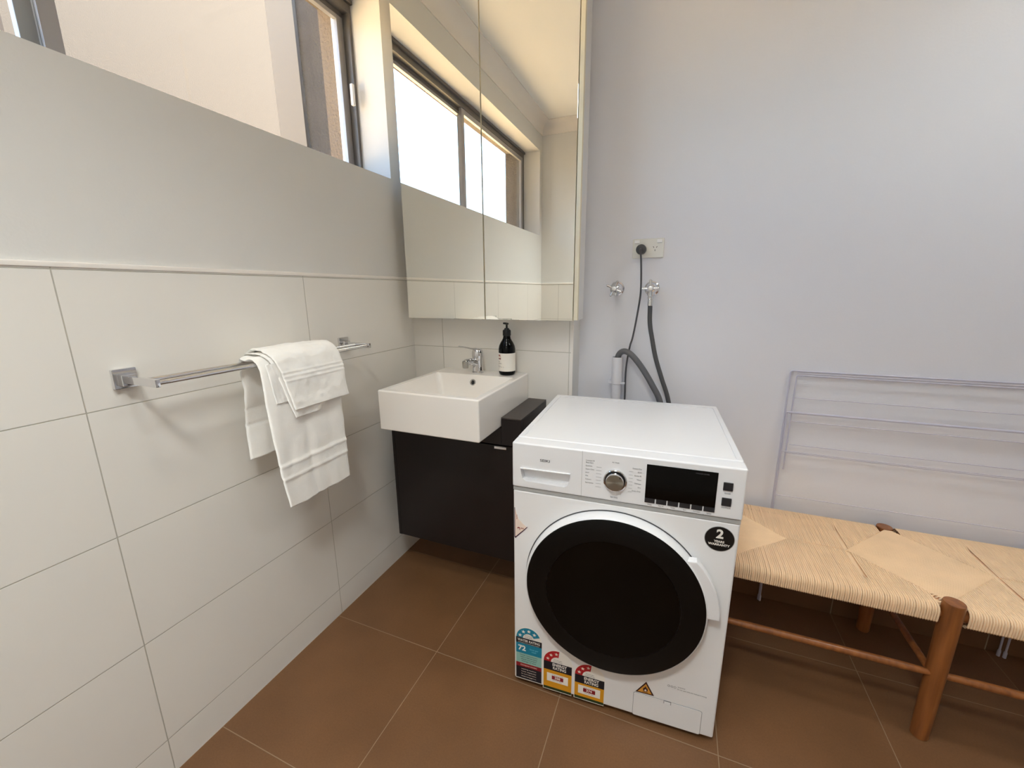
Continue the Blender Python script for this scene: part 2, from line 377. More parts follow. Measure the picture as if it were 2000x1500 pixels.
fill_light(1.02, -1.90, 185, 'added unseen fill light in the ceiling nearest the rear wall', 126)
fill_light(2.30, -.55, 46, 'added unseen fill light in the ceiling over the woven bench', 165)

# ------------------------------------------------------------------ mirror cabinet
YMr = -.100
mc = thing('mirror_cabinet', 'tall two-door mirrored wall cabinet hanging above the basin', 'mirror cabinet', (.43, 0, 1.155))
onebox('carcass', 'cab_white', mc, .050, .817, -.080, -.001, 1.156, 2.50, bev=.001)
onebox('end_panel', 'cab_cream', mc, .8015, .817, YMr, -.081, 1.156, 2.50, bev=.001)
for x0, x1 in ((.050, .4275), (.4315, .7985)):
    d = onebox('mirror_door', 'cab_cream', mc, x0, x1, YMr+.0035, -.081, 1.153, 2.50, bev=.0005)
    onebox('mirror_glass', 'mirror', d, x0, x1, YMr, YMr+.0034, 1.153, 2.50, bev=.0008, seg=1)

# ------------------------------------------------------------------ vanity cabinet
vn = thing('vanity_cabinet', 'dark brown wall-hung vanity cabinet under the white basin', 'vanity cabinet', (.37, -.15, .2))
b = NB()
box(b, .076, .092, -.290, -.001, .2, .800); box(b, .651, .667, -.290, -.001, .2, .800); box(b, .092, .651, -.290, -.001, .2, .216)
box(b, .092, .651, -.016, -.001, .216, .765); box(b, .092, .651, -.290, -.017, .745, .765)
obj('carcass', b, 'veneer', vn)
onebox('countertop', 'veneer_top', vn, .5865, .667, -.308, -.001, .8005, .806, bev=.001)
onebox('fascia', 'veneer', vn, .5865, .667, -.308, -.2905, .697, .800, bev=.001)
onebox('fascia', 'veneer', vn, .092, .5855, -.308, -.2905, .697, .765, bev=.001)
onebox('side_strip', 'veneer', vn, .076, .090, -.308, -.2905, .2, .765, bev=.001)
d = onebox('door', 'veneer', vn, .092, .667, -.309, -.2905, .202, .692, bev=.001)
b = NB(); box(b, .562, .612, -.322, -.309, .692, .6945, bev=.0008); box(b, .562, .612, -.322, -.3195, .684, .692, bev=.0008); obj('finger_pull', b, 'chrome', d)

# ------------------------------------------------------------------ basin
ZB = .918
bs = thing('basin', 'white rectangular ceramic basin half-set into dark vanity', 'basin', (.38, -.24, .765))
b = NB(); box(b, .172, .5845, -.488, -.001, .767, ZB, bev=.006, seg=4)
c = NB()
top = [(.196, -.462), (.563, -.462), (.563, -.116), (.196, -.116)]; bot = [(.232, -.425), (.530, -.425), (.530, -.150), (.232, -.150)]
va = [c.verts.new((x, y, ZB+.004)) for x, y in top]; vm = [c.verts.new((x+(.38-x)*.02, y+(-.29-y)*.02, ZB-.008)) for x, y in top]; vb = [c.verts.new((x, y, .805)) for x, y in bot]
for A_, B_ in ((va, vm), (vm, vb)):
    for i in range(4): c.faces.new((A_[i], A_[(i+1) % 4], B_[(i+1) % 4], B_[i]))
c.faces.new(va[::-1]); fb = c.faces.new(vb)
bmesh.ops.recalc_face_normals(c, faces=c.faces)
es = [e for e in c.edges if (e.verts[0] in vb or e.verts[1] in vb)]
bmesh.ops.bevel(c, geom=es, offset=.022, segments=4, profile=.5, affect='EDGES', clamp_overlap=True)
b = boolean(b, c)
body = obj('basin_body', b, 'ceramic', bs)
b = NB(); mt = axis_to((.377, -.1268, .8865), (0, -.97, .24)); lathe(b, [(.0075, -.002), (.0075, .001), (.009, .003), (.0125, .003), (.014, .001), (.014, -.004)], mt, 32); obj('overflow_ring', b, 'chrome', body)
b = NB(); lathe(b, [(0, .0005), (.0078, .0005), (.0078, -.003), (0, -.003)], mt, 32); obj('overflow_hole', b, 'slot', body)
b = NB(); lathe(b, [(0, .006), (.012, .007), (.018, .005), (.021, .002), (.022, 0), (.022, -.003)], Matrix.Translation((.38, -.29, .8065)), 40); obj('waste_outlet', b, 'chrome', body)

# ------------------------------------------------------------------ mixer tap
tp = thing('mixer_tap', 'chrome lever mixer tap standing at the back of the basin', 'tap', (.370, -.062, ZB))
TD = Vector((-.30, -.954, 0)); TX = Vector((.370, -.062, 0))
b = NB()
lathe(b, [(0, 0), (.0265, 0), (.0265, .004), (.0235, .007), (.0225, .03), (.0215, .052), (.0225, .060), (.0225, .066), (0, .066)], Matrix.Translation((.370, -.062, ZB)), 40)
pts = [TX + TD*t + Vector((0, 0, ZB+h)) for t, h in ((0, .040), (.025, .048), (.048, .054), (.068, .056), (.080, .054))]
tube(b, smooth_path(pts, 5), [.017]*5+[.0155]*5+[.013]*5+[.012]*5+[.011], 20)
obj('tap_body', b, 'chrome', tp)
b = NB(); p = TX + TD*.075 + Vector((0, 0, ZB)); lathe(b, [(0, .060), (.0125, .059), (.0138, .054), (.0132, .038), (.0122, .030), (.009, .029), (0, .030)], Matrix.Translation(p), 28); obj('aerator', b, 'steel', tp)
b = NB(); lathe(b, [(0, .064), (.0238, .066), (.0245, .075), (.024, .090), (.021, .100), (.014, .106), (0, .107)], Matrix.Translation((.370, -.062, ZB)), 40)
pts = [TX + TD*t + Vector((0, 0, ZB+h)) for t, h in ((-.004, .096), (.02, .106), (.045, .111), (.075, .119), (.108, .127))]
sp_ = smooth_path(pts, 6); T_, _n = frames(sp_); rings = []
for i, p in enumerate(sp_):
    t = i/(len(sp_)-1); hw = .0125*(1-t)+.0060*t; th = .0052*(1-t)+.0022*t
    if i in (0, len(sp_)-1): hw *= .8; th *= .7
    sd_ = T_[i].cross(Vector((0, 0, 1))).normalized(); u_ = sd_.cross(T_[i]).normalized()
    rings.append([b.verts.new(p + sd_*(hw*math.copysign(abs(math.cos(a))**.7, math.cos(a))) + u_*(th*math.sin(a))) for a in [2*PI*k/20 for k in range(20)]])
for ra, rb in zip(rings, rings[1:]):
    for k in range(20): b.faces.new((ra[k], ra[(k+1) % 20], rb[(k+1) % 20], rb[k]))
b.faces.new(rings[0][::-1]); b.faces.new(rings[-1])
obj('tap_lever', b, 'chrome', tp)

# ------------------------------------------------------------------ soap bottle
bt = thing('soap_bottle', 'black pump bottle with cream label standing on the basin corner', 'bottle', (.508, -.058, ZB))
TB = Matrix.Translation((.508, -.058, ZB))
b = NB(); lathe(b, [(0, 0), (.029, 0), (.0335, .004), (.0355, .012), (.0358, .1), (.0355, .112), (.033, .124), (.027, .137), (.0205, .147), (.0165, .155), (.0150, .165), (.0150, .170), (0, .170)], TB, 48); bo = obj('bottle_body', b, 'black_gloss', bt)
b = NB(); lathe(b, [(.0150, .166), (.0172, .167), (.0172, .186), (.0155, .190), (.0110, .192), (.0095, .197), (.0045, .198), (.0042, .214), (0, .214)], TB, 32)
mm = TB @ Matrix.Translation((0, -.009, .217)) @ Matrix.Rotation(math.radians(-8), 4, 'X'); mbox(b, mm, .013, .036, .008, bev=.003)
obj('pump', b, 'black', bt)
b = NB(); lathe(b, [(.0359, .018), (.0363, .0185), (.0363, .094), (.0359, .0945)], TB, 64, math.radians(-215), math.radians(75)); lb = obj('bottle_label', b, 'paper', bo)
def wrap_text(bm, s, h, ang, z, m=.0366, bold=0):
    t = NB(); text(t, s, h, Matrix(), 'LEFT', bold=bold, depth=.0002)
    for v in t.verts:
        a = math.radians(ang) + v.co.x/m; rr = m + v.co.z; v.co = TB @ Vector((rr*math.cos(a), rr*math.sin(a), z + v.co.y))
    me = bpy.data.meshes.new('t'); t.to_mesh(me); t.free(); bm.from_mesh(me); bpy.data.meshes.remove(me)
b = NB(); wrap_text(b, 'ink.', .009, -140, .085, bold=.0004); wrap_text(b, 'ural', .008, -140, .072, bold=.0004); obj('label_brand', b, 'darkred', lb)
b = NB(); wrap_text(b, 'hand', .0035, -140, .058); wrap_text(b, 'wash 500ml', .0032, -140, .051); wrap_text(b, 'T  8  o  s', .006, -140, .037)
obj('label_print', b, 'ink', lb)

# ------------------------------------------------------------------ towel rail
rl = thing('towel_rail', 'chrome double towel rail fixed on the white tiled wall', 'towel rail', (0, -.80, 1.077))
ZRL = 1.076
for y in (-1.130, -.458):
    b = NB(); box(b, .0005, .010, y-.023, y+.023, ZRL-.020, ZRL+.026, bev=.002); box(b, .010, .026, y-.014, y+.014, ZRL-.013, ZRL+.013, bev=.002); pl = obj('wall_plate', b, 'chrome', rl)
    onebox('arm', 'chrome', pl, .024, .131, y-.005, y+.005, ZRL-.009, ZRL+.009, bev=.0015)
for x in (.066, .122):
    b = NB(); tube(b, [(x, -1.128, ZRL), (x, -.460, ZRL)], .0058, 20); obj('rail', b, 'chrome', rl)

def fbm(x, y, z, s): return noise.noise(Vector((x*s, y*s, z*s)))
def drape(name, m, parent, path, yl, yr, th, ny=46, wob=.004, seed=0, round_sides=True, extra=None, tex=None):
    """cloth band: path = [(x, z)] along the cloth, yl/yr = side positions along it"""
    P = smooth_path([Vector((x, 0, z)) for x, z in path], 24); n = len(P); b = NB()
    T, _ = frames(P)
    def lerp(a, t):
        f = t*(len(a)-1); i = min(int(f), len(a)-2); return a[i] + (a[i+1]-a[i])*(f-i)
    outer, inner = [], []
    for i, p in enumerate(P):
        t = i/(n-1); nv = Vector((T[i].z, 0, -T[i].x)); l_, r_ = lerp(yl, t), lerp(yr, t); ro, ri = [], []
        for j in range(ny+1):
            s = j/ny; y = l_ + (r_-l_)*s
            e = 1.0 if not round_sides else (1-abs(2*s-1)**14)**.5
            w_ = wob*fbm(i*.02+seed, s*3+seed, seed, 1.6) + .35*wob*fbm(i*.08, s*9, seed+4, 1.5)
            if extra: w_ += extra(t, s)
            dz = .0
            q = p + Vector((0, y, 0)); ro.append(b.verts.new(q + nv*(th/2*e + w_))); ri.append(b.verts.new(q + nv*(-th/2*e + w_)))
        outer.append(ro); inner.append(ri)
    for i in range(n-1):
        for j in range(ny):
            b.faces.new((outer[i][j], outer[i][j+1], outer[i+1][j+1], outer[i+1][j])); b.faces.new((inner[i][j], inner[i+1][j], inner[i+1][j+1], inner[i][j+1]))
        b.faces.new((outer[i][0], outer[i+1][0], inner[i+1][0], inner[i][0])); b.faces.new((outer[i][ny], inner[i][ny], inner[i+1][ny], outer[i+1][ny]))
    for i in (0, n-1):
        for j in range(ny): b.faces.new((outer[i][j], outer[i][j+1], inner[i][j+1], inner[i][j]))
    return obj(name, b, m, parent, smooth=180 if not tex else 60)

TL = 1.088
bt_t = thing('bath_towel', 'long white bath towel folded over both bars of the rail', 'towel', (.10, -.77, 1.08))
def bath_extra(t, s):
    e = 0
    if t > .60: e += .004*math.exp(-((s-.42)/.05)**2)*min(1, (t-.60)*4)      # soft fold line down the front
    for c0 in (.922, .885): e -= .0030*math.exp(-((t-c0)/.0045)**2)
    if .885 < t < .922: e -= .0012
    for c0 in (.085, .125): e -= .0030*math.exp(-((t-c0)/.0045)**2)
    return e
drape('towel_cloth', 'towel', bt_t, [(.042, .790), (.040, .90), (.042, 1.00), (.047, 1.065), (.066, TL+.003), (.094, TL+.001), (.122, TL+.003), (.142, 1.062), (.147, .98), (.148, .86), (.146, .75), (.143, .640)],
      [-.898, -.893, -.885, -.892, -.902, -.912, -.905, -.902, -.902, -.898, -.888, -.868], [-.60, -.60, -.61, -.62, -.63, -.64, -.64, -.64, -.640, -.636, -.634, -.628], .012, wob=.006, seed=3, extra=bath_extra)
# inner folded layer of the front flap
drape('inner_fold', 'towel', bt_t, [(.130, 1.060), (.133, .98), (.134, .86), (.132, .75), (.130, .655)], [-.893, -.893, -.888, -.876, -.850], [-.66, -.66, -.655, -.65, -.65], .009, wob=.004, seed=8)
ht = thing('hand_towel', 'smaller folded white hand towel lying over the bath towel', 'towel', (.10, -.75, 1.10))
def hand_extra(t, s):
    e = .004*math.sin(s*17+t*9)*max(0, (t-.72))*2
    for c0 in (.76, .785, .81): e -= .0016*math.exp(-((t-c0)/.006)**2)
    return e
drape('towel_cloth', 'towel', ht, [(.026, .97), (.026, 1.04), (.040, 1.094), (.066, 1.110), (.096, 1.112), (.128, 1.109), (.153, 1.090), (.164, 1.04), (.168, .985), (.170, .937)],
      [-.86, -.862, -.870, -.874, -.876, -.876, -.870, -.855, -.843, -.832], [-.625, -.625, -.63, -.635, -.64, -.64, -.637, -.632, -.627, -.622], .009, wob=.005, seed=12, extra=hand_extra)
drape('folded_layer', 'towel', ht, [(.040, 1.084), (.066, 1.1015), (.096, 1.1030), (.128, 1.1012), (.149, 1.082), (.1585, 1.03), (.161, .97), (.162, .912)],
      [-.878, -.882, -.884, -.884, -.876, -.862, -.846, -.828], [-.64]*3+[-.645, -.64, -.64, -.66, -.74], .006, wob=.003, seed=15)
drape('side_fold', 'towel', ht, [(.150, 1.078), (.1555, 1.04), (.1565, 1.0), (.1565, .965)], [-.892, -.889, -.885, -.878], [-.84, -.84, -.838, -.835], .006, ny=16, wob=.003, seed=19)

# ------------------------------------------------------------------ washing machine (local frame: x across, y depth, front at y = 0)
WA = .0503
wm = thing('washing_machine', 'white front-loading washing machine with round black door', 'washing machine', (.762, -.6258, 0), WA)
W, D = .595, .565
def L(name, bm, m, parent=wm, **k): return obj(name, bm, m, parent, local=True, **k)
def LB(name, m, *a, parent=wm, **k): return onebox(name, m, parent, *a, local=True, **k)
LB('body', 'white', .0, W, .0, D-.01, .022, .700, bev=.006, seg=3)
LB('fascia_seam', 'grey_gap', .001, W-.001, -.0006, D-.02, .7005, .7105)
# top lid: rim and inset panel
b = NB(); box(b, 0, W, .045, D, .715, .8495, bev=.004, seg=3)
c = NB(); box(c, .0175, W-.0155, .056, D-.030, .8470, .86); b = boolean(b, c); L('lid', b, 'white_plastic')
LB('lid_panel', 'white', .0195, W-.0175, .058, D-.032, .840, .8487, bev=.001)
# control fascia with scooped drawer pull
b = NB(); box(b, -.001, W+.001, -.004, .0445, .7115, .8485, bev=.005, seg=3)
c = NB(); prism(c, [(.0235, .771), (.168, .7725), (.1655, .752), (.1615, .738), (.152, .7315), (.040, .7335), (.030, .740), (.0255, .756)], Matrix.Translation((0, .018, 0)) @ AXY, .03)
b = boolean(b, c); fa = L('control_panel', b, 'white_plastic')
LB('drawer_seam', 'grey_gap', .1995, .2003, -.0044, -.0035, .712, .846, parent=fa)
b = NB(); prism(b, [(.0235, .7705), (.168, .772), (.168, .7755), (.0235, .774)], Matrix.Translation((0, -.0035, 0)) @ AXY, .004, bev=.001); L('drawer_lip', b, 'white_plastic', parent=fa)
def T(x, z, y=-.0046): return Matrix.Translation((x, y, z)) @ AXY
b = NB(); text(b, 'SEIKI', .0075, T(.096, .803), bold=.0001, width=.028); L('brand_lettering', b, 'ink_dark', parent=fa)
# dial
KX, KZ = .2885, .7735
b = NB(); lathe(b, [(.0265, .0), (.0265, .004), (.0285, .006), (.0305, .0045), (.0312, 0)], T(KX, KZ, -.004), 56); kr = L('dial_ring', b, 'chrome', parent=fa)
b = NB(); lathe(b, [(0, .0025), (.0266, .0025), (.0266, 0)], T(KX, KZ, -.004), 56); L('dial_well', b, 'black', parent=fa)
b = NB(); lathe(b, [(.0240, .0), (.0238, .011), (.0228, .0135), (.0222, .0138)], T(KX, KZ, -.006), 56); kb = L('dial_knob', b, 'chrome', parent=fa)
b = NB(); lathe(b, [(0, 0), (.0223, 0)], Matrix(), 56); b.faces.ensure_lookup_table()
for v in b.verts: v.co = (v.co.x, -v.co.z, v.co.y)
ko = bpy.data.meshes.new('knob_face'); b.to_mesh(ko); b.free(); ko.materials.append(M['spun']); kf = bpy.data.objects.new('knob_face', ko); COL.objects.link(kf); kf.parent = kb; kf.location = (KX, -.0199, KZ)
LB('dial_pointer', 'black', KX+.0125, KX+.0145, -.0206, -.0198, KZ+.013, KZ+.0185, parent=kb)
b = NB()
for s_, x, z in (('Intensive 40', .2265, .8215), ('Baby Care', .2225, .8155), ('Synthetic', .2245, .806), ('Steam Care', .2265, .7965), ('Jeans', .2175, .7865), ('Mix', .2145, .777), ('Colours', .2180, .767), ('Sportswear', .2215, .757)):
    text(b, s_, .0034, T(x-.016 if False else .2095, z), 'LEFT')
L('dial_lettering', b, 'ink', parent=fa)
b = NB(); text(b, 'Air Wash', .0034, T(.288, .8245)); L('dial_lettering', b, 'ink', parent=fa)
b = NB(); text(b, 'Spin Only', .0034, T(.288, .7245)); L('dial_lettering', b, 'ink', parent=fa)
b = NB()
for s_, z in (('Cotton Dry', .8145), ('ECO', .805), ('Quick 45', .795), ('Wool', .784), ('Delicate', .773), ('Dry', .7625), ('Drain Only', .7515)):
    text(b, s_, .0034, T(.3545, z), 'RIGHT')
L('dial_lettering', b, 'ink', parent=fa)
b = NB()
for i in range(7):
    z = .806-.0095*i; box(b, .238, .252, -.0047, -.0044, z-.0008, z-.0004); box(b, .323, .333, -.0047, -.0044, z-.0012, z-.0008)
L('dial_ticks', b, 'ink', parent=fa)
# display and touch buttons
ds = LB('display', 'black_gloss', .366, .5325, -.0058, -.004, .7375, .8315, parent=fa, bev=.0008)
bw = (.5325-.366+.003)/6
for i in range(6):
    LB('touch_button', 'button', .366+bw*i, .366+bw*(i+1)-.003, -.0058, -.004, .7245, .7373, parent=fa, bev=.0004)
b = NB()
for i, s_ in enumerate(('Delay', 'Pre. W.', 'Temp.', 'Spin', 'Function', 'Speed')): text(b, s_, .0032, T(.366+bw*(i+.47), .7195))
for x in (.424, .508): text(b, 'o', .0032, T(x, .7150))
L('button_lettering', b, 'ink', parent=fa)
for s_, z in (('On/Off', .7800), ('Start/Pause', .7415)): b = NB(); text(b, s_, .0032, T(.5565, z)); L('button_lettering', b, 'ink', parent=fa)
b = NB(); text(b, 'WASHER DRYER', .0030, T(.497, .8235, -.0060)); L('display_lettering', b, 'ink_dark', parent=ds)
for z in (.7985, .7575): LB('push_button', 'button', .5455, .5670, -.0072, -.003, z-.0105, z+.0105, parent=fa, bev=.001)
# door
DX, DZ = .2945, .428
dr = bpy.data.objects.new('door', None); COL.objects.link(dr); dr.parent = wm; dr.location = (DX, 0, DZ); MW[dr.name] = MW[wm.name] @ Matrix.Translation((DX, 0, DZ))
def Ld(name, bm, m, **k): bm.transform(Matrix.Translation((-DX, 0, -DZ))); return obj(name, bm, m, dr, local=True, **k)
b = NB(); lathe(b, [(.2515, .0002), (.2515, .0012), (.2545, .0012), (.2545, .0002)], T(DX, DZ, 0), 128); Ld('door_seam', b, 'dark_line')
b = NB(); lathe(b, [(.2512, .0005), (.2512, .010), (.2503, .018), (.2480, .026), (.2455, .0305), (.2432, .032), (.2432, .028)], T(DX, DZ, 0), 128); Ld('door_bezel', b, 'white_plastic')
b = NB(); lathe(b, [(.2428, .026), (.2428, .0315), (.2405, .0335), (.215, .0365), (.182, .0385), (.1815, .0382)], T(DX, DZ, 0), 128); Ld('door_rim', b, 'black_smoke')
b = NB(); lathe(b, [(.1813, .036), (.1810, .0386), (.12, .0402), (.06, .0412), (0, .0415)], T(DX, DZ, 0), 128); Ld('door_glass', b, 'black_gloss')
b = NB(); pts = []
for k in range(17): a = math.radians(42-41*k/16); pts.append((DX+.2440*math.cos(a), DZ+.2440*math.sin(a)))
for k in range(17): a = math.radians(1+(38.5-1)*k/16); rr = .2760-.010*(k/16)**2; pts.append((DX+rr*math.cos(a), DZ+rr*math.sin(a)))
prism(b, pts, T(0, 0, -.010), .019, bev=.004); Ld('door_handle', b, 'white_plastic')
# warranty badge
b = NB(); lathe(b, [(0, .0006), (.0335, .0006), (.0338, 0)], T(.5515, .6515, -.0002), 64); bd = L('warranty_badge', b, 'black')
b = NB(); lathe(b, [(.0338, .0003), (.0350, .0003), (.0350, -.0002)], T(.5515, .6515, -.0002), 64); L('badge_rim', b, 'grey_gap', parent=bd)
b = NB(); text(b, '2', .0235, T(.5515, .6645, -.0009), bold=.0012); text(b, 'YEARS', .0058, T(.5515, .6440, -.0009), bold=.0003); text(b, 'WARRANTY', .0058, T(.5515, .6355, -.0009), bold=.0003, width=.050)
L('badge_lettering', b, 'paper', parent=bd)
# corner sticker
b = NB(); prism(b, [(.0035, .642), (.0035, .544), (.007, .541), (.043, .583), (.030, .592), (.016, .606)], T(0, 0, -.0001), .0005); st = L('corner_sticker', b, 'peach')
b = NB(); prism(b, [(.0032, .642), (.0032, .544), (.0062, .5405), (.0435, .5825), (.0435, .5855), (.0068, .546), (.0052, .548), (.0052, .642)], T(0, 0, -.0004), .0006); L('sticker_edge', b, 'purple', parent=st)
b = NB(); text(b, 'e', .013, T(.0165, .5755, -.0008), bold=.0010); text(b, 'ee', .007, T(.028, .5775, -.0008)); text(b, 'washer', .004, Matrix.Translation((.0105, -.0008, .612)) @ AXY @ Matrix.Rotation(PI/2, 4, 'Z')); L('sticker_lettering', b, 'darkred', parent=st)
# rating labels
def star(cx, cz, r, rot=0):
    return [(cx+(r if k % 2 == 0 else r*.42)*math.cos(PI/2+rot+k*PI/5), cz+(r if k % 2 == 0 else r*.42)*math.sin(PI/2+rot+k*PI/5)) for k in range(10)]
def arcband(cx, cz, ro, ri, a0, a1, n=20):
    A = [(cx+ro*math.cos(math.radians(a0+(a1-a0)*k/n)), cz+ro*math.sin(math.radians(a0+(a1-a0)*k/n))) for k in range(n+1)]
    B = [(cx+ri*math.cos(math.radians(a1+(a0-a1)*k/n)), cz+ri*math.sin(math.radians(a1+(a0-a1)*k/n))) for k in range(n+1)]
    return A + B
def rect(x0, x1, z0, z1): return [(x0, z0), (x1, z0), (x1, z1), (x0, z1)]
def PR(name, polys, m, y, parent, th=.00025):
    b = NB()
    for p in polys: prism(b, p, T(0, 0, -y), th)
    return L(name, b, m, parent=parent)
# water label
wl_ = PR('water_rating_label', [rect(.0045, .0925, .026, .187)], 'paper', .0001, wm)
PR('label_dome', [arcband(.0475, .187, .0425, .0001, 0, 180)], 'paper', .0001, wl_)
PR('star_arc', [arcband(.0475, .187, .0400, .0185, 22, 180)], 'teal', .0004, wl_)
PR('star', [star(.0475+.029*math.cos(math.radians(a)), .187+.029*math.sin(math.radians(a)), .0068) for a in (163, 125, 87, 48)], 'paper', .0007, wl_)
PR('title_band', [rect(.006, .0915, .166, .187)], 'navy', .0004, wl_)
PR('flow_band', [rect(.006, .0915, .128, .166)], 'teal', .0004, wl_)
PR('detail_band', [rect(.006, .0915, .090, .128)], 'mint', .0004, wl_)
PR('red_band', [rect(.006, .0915, .075, .090)], 'darkred', .0004, wl_)
PR('footer_band', [rect(.006, .0915, .029, .075)], 'navy', .0004, wl_)
b = NB(); text(b, 'WATER RATING', .0085, T(.0488, .1775, -.0009), bold=.0002, width=.074); text(b, '72', .018, T(.026, .147, -.0009), bold=.0008)
text(b, 'A joint government and industry program', .0024, T(.0488, .1690, -.0009), width=.07)
L('title_lettering', b, 'paper', parent=wl_)
b = NB(); text(b, 'litres per', .0055, T(.066, .1500, -.0009)); text(b, 'wash', .0055, T(.066, .1415, -.0009)); L('flow_lettering', b, 'cyan_ink', parent=wl_)
b = NB()
for i, s_ in enumerate(('Water consumption', 'based on rated load capacity', 'using the cotton program', 'average of tests')): text(b, s_, .0036, T(.0488, .1215-.0078*i, -.0009), width=.06-.004*i)
for i, s_ in enumerate(('The more stars', 'the more efficient')): text(b, s_, .0032, T(.0475, .198-.006*i, -.0006), width=.026)
L('detail_lettering', b, 'ink_dark', parent=wl_)
b = NB(); text(b, 'Compare models', .0050, T(.0488, .0825, -.0009), width=.055)
for i, s_ in enumerate(('washing machine', 'load capacity', 'for more information', 'waterrating.gov.au')): text(b, s_, .0034, T(.0488, .067-.0095*i, -.0009), width=.05)
L('footer_lettering', b, 'peach', parent=wl_)
def energy(x0, x1, ztop, kwh, zbar, zmid):
    el = PR('energy_rating_label', [rect(x0-.002, x1+.0005, .017, ztop)], 'paper', .0001, wm)
    cx = (x0+x1)/2; ro = (x1-x0)/2
    PR('label_dome', [arcband(cx, ztop, ro+.002, .0001, 0, 180)], 'paper', .0001, el)
    PR('star_arc', [arcband(cx, ztop, ro, .022, 84, 180)], 'red', .0004, el)
    PR('star', [star(cx+(ro+.022)/2*math.cos(math.radians(a)), ztop+(ro+.022)/2*math.sin(math.radians(a)), .0062) for a in (162, 130, 98)], 'peach', .0007, el)
    PR('title_band', [rect(x0, x1, zbar, ztop)], 'navy', .0004, el)
    PR('yellow_field', [rect(x0, x1, .029, zbar)], 'yellow', .0004, el)
    PR('green_band', [rect(x0, x1, .0195, .029)], 'green', .0004, el)
    PR('value_box', [rect(x0+.011, x1-.011, zmid-.0155, zmid+.0155)], 'paper', .0007, el)
    PR('value_tab', [rect(x0+.027, x1-.026, zmid-.006, zmid+.008)], 'darkred', .0010, el)
    b = NB(); text(b, kwh, .0085, T(cx, zmid+.001, -.0013), bold=.0003); text(b, 'ENERGY', .0100, T(cx+.006, ztop-.0085, -.0007), bold=.0004, width=.046); text(b, 'RATING', .0100, T(cx+.006, ztop-.0215, -.0007), bold=.0004, width=.042)
    L('title_lettering', b, 'paper', parent=el)
    b = NB(); text(b, 'The more stars', .0030, T(cx, ztop+.011, -.0004), width=.026); text(b, 'the more efficient', .0030, T(cx, ztop+.005, -.0004), width=.030)
    text(b, 'energy consumption', .0030, T(cx, zmid+.012, -.0009), width=.036); text(b, 'kWh per year', .0030, T(cx, zmid-.010, -.0009), width=.03)
    L('value_lettering', b, 'ink_dark', parent=el)
energy(.0985, .1885, .1260, '358', .0945, .067)
energy(.1985, .2885, .1090, '374', .0790, .056)
# fire triangle
ft = PR('fire_warning_label', [[(.3785, .1085), (.4305, .1105), (.4065, .1530)]], 'brown_ink', .0001, wm, th=.0004)
PR('triangle_field', [[(.3850, .1125), (.4240, .1140), (.4063, .1455)]], 'orange', .0005, ft)
fl = [(.3995, .1225), (.3990, .1265), (.4010, .1300), (.4040, .1325), (.4050, .1375), (.4075, .1340), (.4090, .1300), (.4110, .1310), (.4125, .1260), (.4120, .1220), (.4095, .1185), (.4020, .1185)]
PR('flame', [fl, rect(.398, .4135, .1155, .1170)], 'brown_ink', .0009, ft)
PR('flame_core', [[(.4035, .1200), (.4030, .1235), (.4065, .1275), (.4090, .1235), (.4085, .1200)]], 'peach', .0012, ft)
b = NB(); text(b, 'WARNING', .0034, T(.4905, .1650, -.0004), 'LEFT'); text(b, 'Do not open while the machine is running', .0036, T(.4905, .1580, -.0004), 'LEFT', width=None)
for v in b.verts:
    if v.co.x > .4905: v.co.x = .4905 + (v.co.x-.4905)*.86
PRs = [rect(.4640, .4705, .157, .1665), rect(.4725, .4790, .157, .1665), rect(.4810, .4870, .157, .1665)]
for p in PRs:
    q = [(x, z) for x, z in p]; prism(b, arcband((q[0][0]+q[1][0])/2, .1618, .0032, .0024, 0, 359), T(0, 0, -.0001), .0003)
L('notice_lettering', b, 'ink', parent=wm)
# pump hatch with seam and notch
def rrect(x0, x1, z0, z1, r, n=5):
    o = []
    for cx, cz, a in ((x1-r, z1-r, 0), (x0+r, z1-r, 90), (x0+r, z0+r, 180), (x1-r, z0+r, 270)):
        for k in range(n+1): an = math.radians(a+90*k/n); o.append((cx+r*math.cos(an), cz+r*math.sin(an)))
    return o
b = NB(); prism(b, rrect(.3735, .5600, .0225, .1060, .006), T(0, 0, 0), .0006); L('hatch_seam', b, 'ink', parent=wm)
hatch = NB(); prism(hatch, rrect(.3744, .5591, .0234, .1051, .0055), T(0, 0, 0), .0010, bev=.0004); ha = L('pump_hatch', hatch, 'white')
b = NB(); prism(b, rect(.4575, .4775, .0965, .1068), T(0, 0, 0), .0014); L('hatch_notch', b, 'ink', parent=ha)
b = NB(); prism(b, rect(.4590, .4760, .0960, .1045), T(0, 0, 0), .0020, bev=.0004); L('hatch_tab', b, 'switch', parent=ha)
for x in (.045, W-.045):
    for y in (.05, D-.06):
        b = NB(); lathe(b, [(0, 0), (.020, 0), (.020, .008), (.010, .010), (.010, .024), (0, .024)], Matrix.Translation((x, y, 0)), 24); L('foot', b, 'black')

